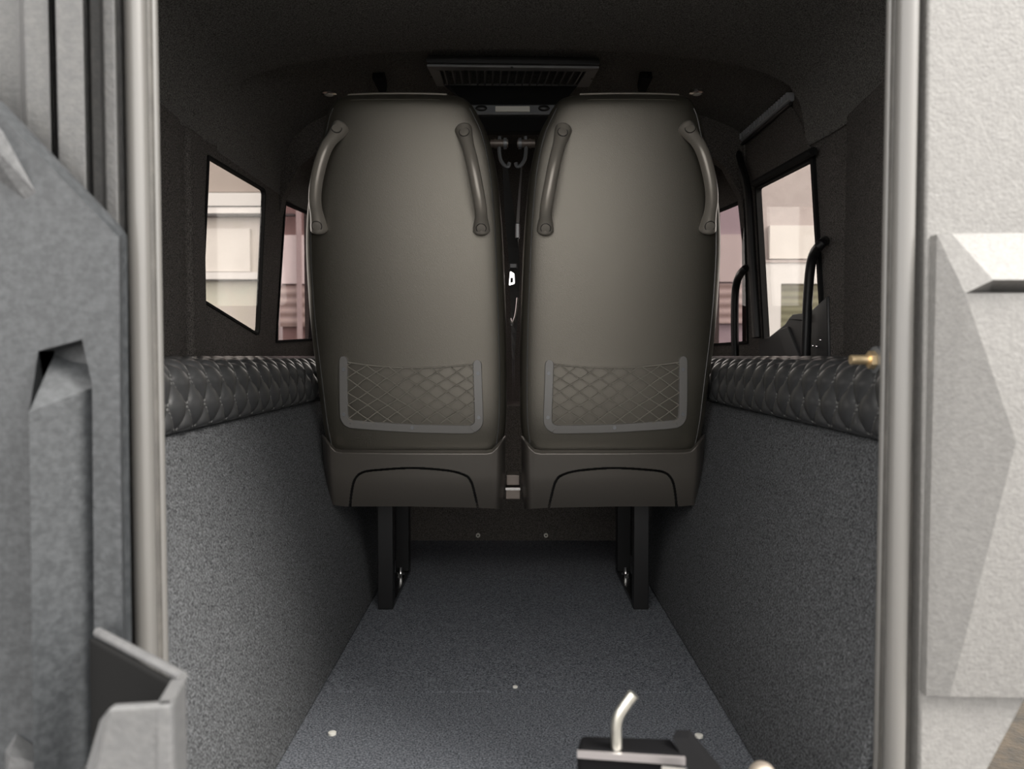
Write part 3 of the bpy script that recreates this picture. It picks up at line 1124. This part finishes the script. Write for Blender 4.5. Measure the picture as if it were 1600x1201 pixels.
for (px, lab) in ((594, 'small black plastic hook on the ceiling above the left seat'), (1007, 'small black plastic hook on the ceiling above the right seat')):
    d = 1 if px < 800 else -1
    a, b = at(px - 4 * d, 122, 2.03), at(px + 4 * d, 146, 2.10)
    mbk = MB().hexa([a + Vector((-0.016, 0, 0.0)), a + Vector((0.016, 0, 0)), b + Vector((0.010, 0, 0)), b + Vector((-0.010, 0, 0))],
                    [a + Vector((-0.016, 0.02, 0.03)), a + Vector((0.016, 0.02, 0.03)), b + Vector((0.010, 0.02, 0.03)), b + Vector((-0.010, 0.02, 0.03))])
    tag(obj('ceiling_hook', mbk, SEAL, bevel=0.004), lab, 'hook', 'ceiling hooks')

# grab bars on the right
for (pts, X0, r_, lab) in ((((1293, 374), (1283, 381), (1272, 396), (1266, 420), (1262, 470), (1260, 520), (1258, 575)), 0.668, 0.0105, 'nearer black curved tube grab bar in front of the large right window'),
                           (((1172, 416), (1163, 421), (1154, 433), (1149, 455), (1148, 500), (1149, 575)), 0.668, 0.0115, 'farther black curved tube grab bar beside the right seat')):
    P = [atx(a, b, X0) for a, b in pts]
    P[0] = atx(pts[0][0] - 3, pts[0][1] + 2, 0.694)
    P.append(Vector((P[-1].x, P[-1].y, 0.52)))
    P[-1].z = max(0.50, min(P[-1].z, 0.56))
    tag(obj('grab_bar', MB().tube(spline(P, 6), r_, 14), BLM), lab, 'grab bar', 'black grab bars')

# right door card with arm rest seen through the window
dc = thing('door_card', (0.70, 1.95, 0.50), 'black plastic door card with arm rest below the large right window', 'door card')
poly = [(1186, 566), (1186, 530), (1201, 526), (1226, 506), (1234, 494), (1252, 490), (1270, 482), (1292, 462), (1294, 566)]
lp = [atx(a, b, 0.690) for a, b in poly]
obj('panel', MB().hexa(lp, [p + Vector((0.02, 0, 0)) for p in lp]), mat('door_plastic', (0.016, 0.016, 0.017), 0.5), dc, bevel=0.004)
lp = [atx(a, b, 0.684) for a, b in ((1214, 516), (1230, 510), (1252, 566), (1232, 566))]
obj('diagonal_rib', MB().hexa(lp, [p + Vector((0.015, 0, 0)) for p in lp]), mat('rib_plastic', (0.035, 0.035, 0.036), 0.5), dc, bevel=0.002)
lp = [atx(a, b, 0.680) for a, b in ((1232, 499), (1238, 491), (1256, 489), (1256, 501))]
obj('arm_rest', MB().hexa(lp, [p + Vector((0.02, 0, 0)) for p in lp]), BLK, dc, bevel=0.002)
for px, py in ((1282, 531), (1270, 540), (1276, 541)):
    p = atx(px, py, 0.684)
    obj('bright_stud', MB().ball(p, 0.003, nu=8, nv=6), CHR, dc)

# small lint spots / floor studs
for i, (px, py) in enumerate(((519, 1145), (805, 1073), (1092, 1149))):
    p = atz(px, py, 0.001)
    lab = ('bright floor stud in the carpet at front left', 'small floor stud near the middle of the carpet seam', 'bright floor stud in the carpet behind the black bracket')[i]
    tag(obj('floor_stud', MB().tube([p + Vector((0, 0, -0.002)), p + Vector((0, 0, 0.0015)), p + Vector((0, 0, 0.0025))], [0.0065 if i != 1 else 0.0045, 0.0065 if i != 1 else 0.0045, 0.003], 14), LENS), lab, 'floor stud', 'floor studs')

# ------------------------------------------------------------------ rear door surround
def u_path(xl, xr, zb, zt, r, y):
    l = rounded([(xl, zb), (xr, zb), (xr, zt), (xl, zt)], r, 14)
    return [Vector((a, y, b)) for a, b in l] + [Vector((l[0][0], y, l[0][1]))]


sl = thing('door_seal', (0.01, 0.80, 0.0), 'grey rubber seal running round the rear door opening', 'door seal')
def sealx(px, Y, py=560):
    return at(px, py, Y).x
obj('bulb', MB().tube(u_path(sealx(221, 0.80), sealx(1408, 0.80), 0.025, 1.31, 0.14, 0.80), 0.0109, 16), RUB, sl, angle=80)
obj('inner_lip', MB().tube(u_path(sealx(247, 0.825), sealx(1384, 0.825), 0.042, 1.29, 0.12, 0.825), 0.0056, 10), RUB, sl, angle=80)
obj('groove', MB().tube(u_path(sealx(238, 0.82), sealx(1392, 0.82), 0.034, 1.30, 0.13, 0.82), 0.0062, 8), RUBD, sl, angle=80)


# striker bolt on the right edge of the opening
st_ = thing('striker_bolt', at(1368, 562, 0.865), 'short brass coloured striker bolt on right edge of door opening', 'bolt')
obj('pin', MB().tube([at(1329, 562, 0.865), at(1366, 562, 0.865)], [0.0054, 0.0054], 16), GLD, st_)
obj('nut', MB().tube([at(1357, 562, 0.865), at(1370, 562, 0.865)], 0.0102, 6), GLD, st_, smooth=False)
obj('washer', MB().tube([at(1366, 562, 0.865), at(1374, 562, 0.865)], 0.015, 18), GREYM, st_)

# right body corner panel
YR = 0.797
def R(px, py, Y):
    return at(px, py, Y)
bp_ = [(1452, -160), (1900, -160), (1900, 700), (1612, 1075), (1540, 1210), (1500, 1300), (1434, 1300)]
pl = [R(a, b, YR) for a, b in bp_]
body = thing('body_corner', R(1520, 1200, 0.80), 'pale textured body corner with faceted guard at the far right of the opening', 'body corner')
obj('panel', MB().hexa(pl, [p + Vector((0.0, 0.02, 0)) for p in pl]), WHT, body, bevel=0.003)
# pressed guard standing proud of the panel
Yb = YR - 0.012
Yh = YR - 0.053
def G(px, py, Y):
    return R(px, py, Y)
far = 1780
V = dict(
    A=G(1464, 366, Yb), B=G(1487, 365, Yb), C=G(far, 362, Yb), A2=G(1447, 1086, Yb),
    D=G(1552, 437, Yh), E=G(far, 436, Yh), F=G(1508, 458, Yh + 0.012), Gg=G(far, 458, Yh + 0.002),
    H=G(1588, 690, Yh), I=G(far, 692, Yh), J=G(1484, 1088, Yb), K=G(far, 1092, Yb),
    D2=G(1546, 456, Yh + 0.035), E2=G(far, 456, Yh + 0.035))
names = list(V)
ix = {n_: i for i, n_ in enumerate(names)}
fcs = [('B', 'C', 'E', 'D'), ('A', 'B', 'D', 'F'), ('A', 'F', 'H', 'J', 'A2'), ('F', 'Gg', 'I', 'H'), ('H', 'I', 'K', 'J'),
       ('D', 'E', 'E2', 'D2'), ('D2', 'E2', 'Gg', 'F'), ('D', 'D2', 'F')]
gmb = MB().add([V[n_] for n_ in names], [tuple(ix[q] for q in f) for f in fcs])
# returns to the panel
rim = ['A', 'B', 'C', 'K', 'J', 'A2']
b0 = [V[n_] for n_ in rim]
b1 = [p + Vector((0, 0.0125, 0)) for p in b0]
nb = len(b0)
gmb.add(b0 + b1, [(i, (i + 1) % nb, nb + (i + 1) % nb, nb + i) for i in range(nb)])
obj('corner_guard', gmb, WHT, body, angle=12)

# left: ribbed pillar, moulded panel, latch bracket
prf = [(-420, 0.7654), (36, 0.7654), (44, 0.7431), (82, 0.7431), (84, 0.7965), (92, 0.7965), (93, 0.7342), (135, 0.7342), (137, 0.7877), (143, 0.7877), (146, 0.7725), (162, 0.7707), (166, 0.7610), (184, 0.7610), (187, 0.8010), (196, 0.8054), (196, 0.8135), (-420, 0.8135)]
a = [at(px, 300, Y) for px, Y in prf]
lo_ = [Vector((p.x, p.y, 0.05)) for p in a]
hi2 = [Vector((p.x, p.y, 1.60)) for p in a]
tag(obj('ribbed_pillar', MB().hexa(lo_, hi2), RIB, smooth=False, bevel=0.0015), 'grey ribbed upright pillar left of the opening, above the moulded panel', 'pillar')

mp = thing('moulded_panel', at(100, 1200, 0.70), 'shade-darkened textured moulded panel with slanted top at the far left', 'panel')
YL = 0.69
def Lp(px, py, Y=YL):
    return at(px, py, Y)
# main outline with a chamfered edge
outl = [(-420, -130), (0, 178), (176, 362), (186, 372), (188, 700), (192, 1000), (196, 1330), (-420, 1330)]
chm = [(-420, -160), (-2, 158), (180, 350), (190, 366), (193, 700), (197, 1000), (201, 1330), (-420, 1330)]
fr_ = [Lp(a, b) for a, b in outl]
mdp = [Lp(a, b, YL + 0.014) for a, b in chm]
bk_ = [Vector((p.x, YL + 0.024, p.z)) for p in mdp]
n = len(fr_)
pm = MB().hexa(mdp, bk_)
pm.f.pop(0)
k0 = 0
# front face with recess hole
rec = [(60, 548), (128, 530), (144, 600), (150, 1340), (84, 1340), (76, 640)]
hole2 = [(Lp(a, b).x, Lp(a, b).z) for a, b in rec]
fo2 = [(p.x, p.z) for p in fr_]
fo2[-1] = (fo2[-1][0], Lp(0, 1400).z)
fo2[-2] = (fo2[-2][0], Lp(0, 1400).z)
tri = tessellate_polygon([[Vector((p[0], p[1], 0)) for p in fo2], [Vector((p[0], p[1], 0)) for p in hole2]])
vs = [Vector((p[0], YL, p[1])) for p in fo2 + hole2]
pm.add(vs, [tuple(t) for t in tri])
pm.add(fr_ + mdp, [(i, (i + 1) % n, n + (i + 1) % n, n + i) for i in range(n)])
# recess floor: slopes so that its right part is deep
dp = [0.026, 0.030, 0.020, 0.020, -0.028, -0.028]
rin = [Vector((p[0], YL + d, p[1])) for p, d in zip(hole2, dp)]
rout = [Vector((p[0], YL, p[1])) for p in hole2]
m_ = len(rin)
pm.add(rout + rin, [(i, (i + 1) % m_, m_ + (i + 1) % m_, m_ + i) for i in range(m_)])
pm.add(rin, [(0, 1, 2, 5), (2, 3, 4, 5)])
obj('panel_face', pm, SHP, mp, angle=15)
# raised wedges on the panel
w1 = [Lp(-60, 130, YL), Lp(4, 205, YL), Lp(56, 300, YL), Lp(40, 312, YL), Lp(-60, 240, YL)]
w1p = [p + Vector((0, 0.0, 0)) for p in w1]
apex = Lp(-60, 175, YL - 0.03)
obj('upper_wedge', MB().add(w1 + [apex], [(0, 1, 5), (1, 2, 5), (2, 3, 5), (3, 4, 5), (4, 0, 5)]), GRP, mp, angle=12)
w2 = [Lp(8, 1172, YL), Lp(26, 1146, YL), Lp(92, 1190, YL), Lp(92, 1330, YL), Lp(8, 1330, YL)]
w2f = [Lp(14, 1180, YL - 0.022), Lp(90, 1200, YL - 0.012), Lp(90, 1330, YL - 0.012), Lp(14, 1330, YL - 0.022)]
obj('lower_wedge', MB().add(w2 + w2f, [(0, 1, 5), (1, 2, 6, 5), (2, 3, 7, 6), (3, 4, 8, 7), (4, 0, 5, 8), (5, 6, 7, 8)]), GRP, mp, angle=12)

# latch bracket: upright trough open at the top
ZR = 0.356
A_, B_, C_, D_ = [atz(a, b, ZR) for a, b in ((150, 984), (291, 1058), (268, 1100), (170, 1106))]
A_ = Vector((A_.x, min(A_.y, 0.686), A_.z))
E_ = atz(122, 1215, 0.356 - 0.12)
rim_out = [A_, B_, C_, D_]
cen = sum(rim_out, Vector()) / 4
wt = 0.0065
def inset(p, d):
    v = (cen - p)
    return p + v.normalized() * d
def down(p, z):
    return Vector((p.x, p.y, z))
lb = thing('latch_bracket', (cen.x, cen.y, -0.05), 'grey angular open topped latch bracket at lower left, hollow inside', 'bracket')
mbk = MB()
zb_ = -0.05
def wall(p, q, t=wt, zlo=zb_, z1=None, z2=None):
    d = (q - p)
    nn = Vector((-d.y, d.x, 0)).normalized() * t
    if (cen - p).dot(nn) < 0:
        nn = -nn
    P0, Q0 = p, q
    return MB().hexa([P0, Q0, Q0 + nn, P0 + nn], [down(P0, zlo), down(Q0, zlo), down(Q0 + nn, zlo), down(P0 + nn, zlo)])
obj('back_plate', wall(A_ + Vector((0, 0, -0.006)), B_ + Vector((0, 0, -0.006))), SEAL, lb, bevel=0.002, smooth=False)  # black colour stands for the shade inside the hollow bracket
obj('rim', MB().tube([A_ + Vector((0, 0.003, -0.003)), B_ + (A_ - B_).normalized() * 0.008 + Vector((0, 0.003, -0.003))], 0.0042, 10), LBR, lb)
obj('side_plate', wall(B_, C_, 0.011), LBR, lb, bevel=0.002, smooth=False)
# front plate splays to the left towards its foot
C1 = C_ + Vector((0.0, 0, 0))
Dn = [D_, C_, down(C_, zb_), down(D_, zb_) + Vector((-0.10, 0.0, 0))]
obj('front_plate', MB().hexa(Dn, [p + Vector((0, 0.008, 0)) for p in Dn]), LBR, lb, bevel=0.002, smooth=False)
F0 = [D_, D_ + Vector((-0.02, 0.025, -0.02)), down(D_, zb_) + Vector((-0.145, 0.045, 0)), down(D_, zb_) + Vector((-0.10, 0, 0))]
obj('flared_edge', MB().hexa(F0, [p + Vector((0.004, 0.008, 0)) for p in F0]), LBR, lb, bevel=0.002, smooth=False)
obj('rubber_stop', MB().tube([Vector((cen.x - 0.03, cen.y + 0.02, 0.18)), Vector((cen.x - 0.03, cen.y + 0.02, 0.272)), Vector((cen.x - 0.03, cen.y + 0.02, 0.280))], [0.030, 0.030, 0.018], 18), BLK, lb)

# ------------------------------------------------------------------ black tow bracket at the bottom right
YH = 0.80
def T(px, py):
    return atz(px, py, ZH)
ZH = 0.6 - (1172 - 556) / 1200 * 0.74
tb = thing('tow_bracket', (0.15, 0.78, -0.20), 'black box tube bracket at the bottom with a bent silver locking pin', 'tow bracket')
q = [T(907, 1147), T(1050, 1152), T(1072, 1181), T(901, 1171)]
hb = -0.10
obj('box_tube', MB().hexa(q, [down(p, ZH - 0.075) for p in q]), MTB, tb, bevel=0.005, seg=3, smooth=False)
fe = [T(902, 1172), T(1071, 1182)]
edge = MB().hexa([fe[0] + Vector((0, -0.001, -0.001)), fe[1] + Vector((0, -0.001, -0.001)), fe[1] + Vector((0, -0.001, -0.008)), fe[0] + Vector((0, -0.001, -0.007))],
                 [fe[0] + Vector((0, 0.003, -0.001)), fe[1] + Vector((0, 0.003, -0.001)), fe[1] + Vector((0, 0.003, -0.008)), fe[0] + Vector((0, 0.003, -0.007))])
obj('edge_highlight', edge, mat('edge_highlight_grey', (0.33, 0.31, 0.31), 0.35, metal=0.6), tb, smooth=False)  # highlight along the tube's front edge, painted as a paler strip
pb_ = T(964, 1168)
sc = pb_.y / 1200
pin = [pb_ + Vector(((px - 964) * sc, 0, (1168 - py) * sc)) for px, py in ((964, 1180), (963, 1150), (963, 1132), (967, 1115), (976, 1100), (986, 1086), (990, 1081))]
obj('locking_pin', MB().tube(spline(pin, 6), 0.0054, 18), STL, tb)
# flat bar rising at the right end of the tube
ua = [at(1048, 1152, 0.735), at(1056, 1138, 0.745), at(1079, 1138, 0.745), at(1076, 1153, 0.735)]
ub = [at(1084, 1225, 0.70), at(1092, 1205, 0.71), at(1134, 1205, 0.71), at(1128, 1225, 0.70)]
obj('side_plate', MB().hexa(ua, ub), MTB, tb, bevel=0.002, smooth=False)
obj('welded_tab', MB().hexa([at(1034, 1196, 0.6834), at(1072, 1200, 0.6834), at(1072, 1240, 0.6834), at(1034, 1240, 0.6834)], [at(1034, 1196, 0.7006), at(1072, 1200, 0.7006), at(1072, 1240, 0.7006), at(1034, 1240, 0.7006)]), mat('bare_steel', (0.4, 0.39, 0.37), 0.4, metal=0.7), tb, smooth=False)
obj('bumper_beam', MB().box(-0.30, 0.40, 0.62, 0.78, -0.22, ZH - 0.078), BLM, tb, bevel=0.006, smooth=False)
bb = at(1191, 1212, 0.6920)
bo = thing('hitch_ball', bb + Vector((0, 0, -0.16)), 'dull brass coloured ball at the bottom edge beside the black bracket', 'ball')
obj('ball', MB().ball(bb, 0.0127, nu=24, nv=16), BALL, bo)
obj('stem', MB().tube([bb + Vector((0, 0, -0.012)), bb + Vector((0, 0, -0.10))], 0.008, 14), BALL, bo)

# ------------------------------------------------------------------ buildings seen through the windows
YB = 8.0
def panel(mb, px0, py0, px1, py1, Y=YB, t=0.06):
    a, b = at(px0, py0, Y), at(px1, py1, Y)
    return mb.box(min(a.x, b.x), max(a.x, b.x), Y, Y + t, min(a.z, b.z), max(a.z, b.z))


bl_ = thing('garage_building', (-3.2, YB, -0.75), 'pale building with cream glazing and white bands outside the left windows', 'building')
obj('wall', panel(MB(), 150, -200, 436, 800, YB + 0.1, 0.3), WHITE, bl_, smooth=False)
obj('soffit', panel(MB(), 150, 0, 436, 300, YB + 0.02), BEIGE, bl_, smooth=False)
obj('fascia', panel(MB(), 150, 301, 436, 333, YB - 0.05, 0.12), WHITE, bl_, smooth=False)
obj('gutter_line', panel(MB(), 150, 333.5, 436, 337, YB - 0.07, 0.12), DLINE, bl_, smooth=False)
obj('fascia_groove', panel(MB(), 150, 321.5, 436, 323, YB - 0.055, 0.05), DLINE, bl_, smooth=False)
obj('glazing', panel(MB(), 150, 338, 436, 425, YB + 0.03), CREAM, bl_, smooth=False)
obj('light_patch', panel(MB(), 150, 357, 391, 424, YB), PALE, bl_, smooth=False)  # bright patch of light on the facade, built as a pale panel
obj('sill', panel(MB(), 150, 425, 436, 436, YB - 0.05, 0.1), WHITE, bl_, smooth=False)
obj('sill_line', panel(MB(), 150, 436, 436, 438, YB - 0.04, 0.08), DLINE, bl_, smooth=False)
obj('lower_panel', panel(MB(), 150, 438, 436, 478, YB + 0.03), PGRN, bl_, smooth=False)
obj('plinth', panel(MB(), 150, 478, 436, 640, YB + 0.02), CREAM, bl_, smooth=False)
nh = thing('slatted_house', (-2.3, YB, -0.75), 'reddish house wall with slatted boards outside the second left window', 'building')
obj('wall', panel(MB(), 437, 100, 560, 760, YB - 0.2, 0.2), TERRA, nh, smooth=False)
obj('pale_band', panel(MB(), 437, 367, 560, 443, YB - 0.24), PALE2, nh, smooth=False)
obj('slatted_boards', panel(MB(), 437, 446, 560, 510, YB - 0.24), SLAT, nh, smooth=False)
obj('gutter_line', panel(MB(), 437.5, 333.5, 460, 337, YB - 0.29, 0.05), DLINE, nh, smooth=False)
obj('downpipe', panel(MB(), 462, 300, 472, 640, YB - 0.29, 0.05), RENDER_W, nh, smooth=False)

rb = thing('rendered_building', (3.2, YB, -0.75), 'pinkish rendered building with white door frame outside the large right window', 'building')
obj('wall', panel(MB(), 1176, -200, 1480, 760, YB + 0.1, 0.3), RENDER_W, rb, smooth=False)
obj('upper_light_patch', panel(MB(), 1203, 352, 1480, 404, YB + 0.05), PALE, rb, smooth=False)  # lit patch on the wall, put in as pale colour
obj('lintel', panel(MB(), 1176, 410, 1480, 443, YB), WHITE, rb, smooth=False)
obj('lintel_line', panel(MB(), 1176, 406, 1480, 410, YB - 0.01), RENDER_W, rb, smooth=False)
obj('door_post', panel(MB(), 1176, 443, 1218, 640, YB), WHITE, rb, smooth=False)
obj('blind', panel(MB(), 1218, 443, 1480, 640, YB + 0.04), OLIVE, rb, smooth=False)
rs_ = thing('shuttered_house', (2.3, YB, -0.75), 'grey house with pale wall and slatted shutter outside the far right window', 'building')
obj('wall', panel(MB(), 1060, 100, 1168, 760, YB - 0.1, 0.2), mat('mauve_render', (0.27, 0.235, 0.25), 0.8), rs_, smooth=False)
obj('pale_band', panel(MB(), 1060, 366, 1175, 440, YB - 0.14), PALE, rs_, smooth=False)
obj('slatted_shutter', panel(MB(), 1060, 443, 1175, 505, YB - 0.14), SLAT, rs_, smooth=False)
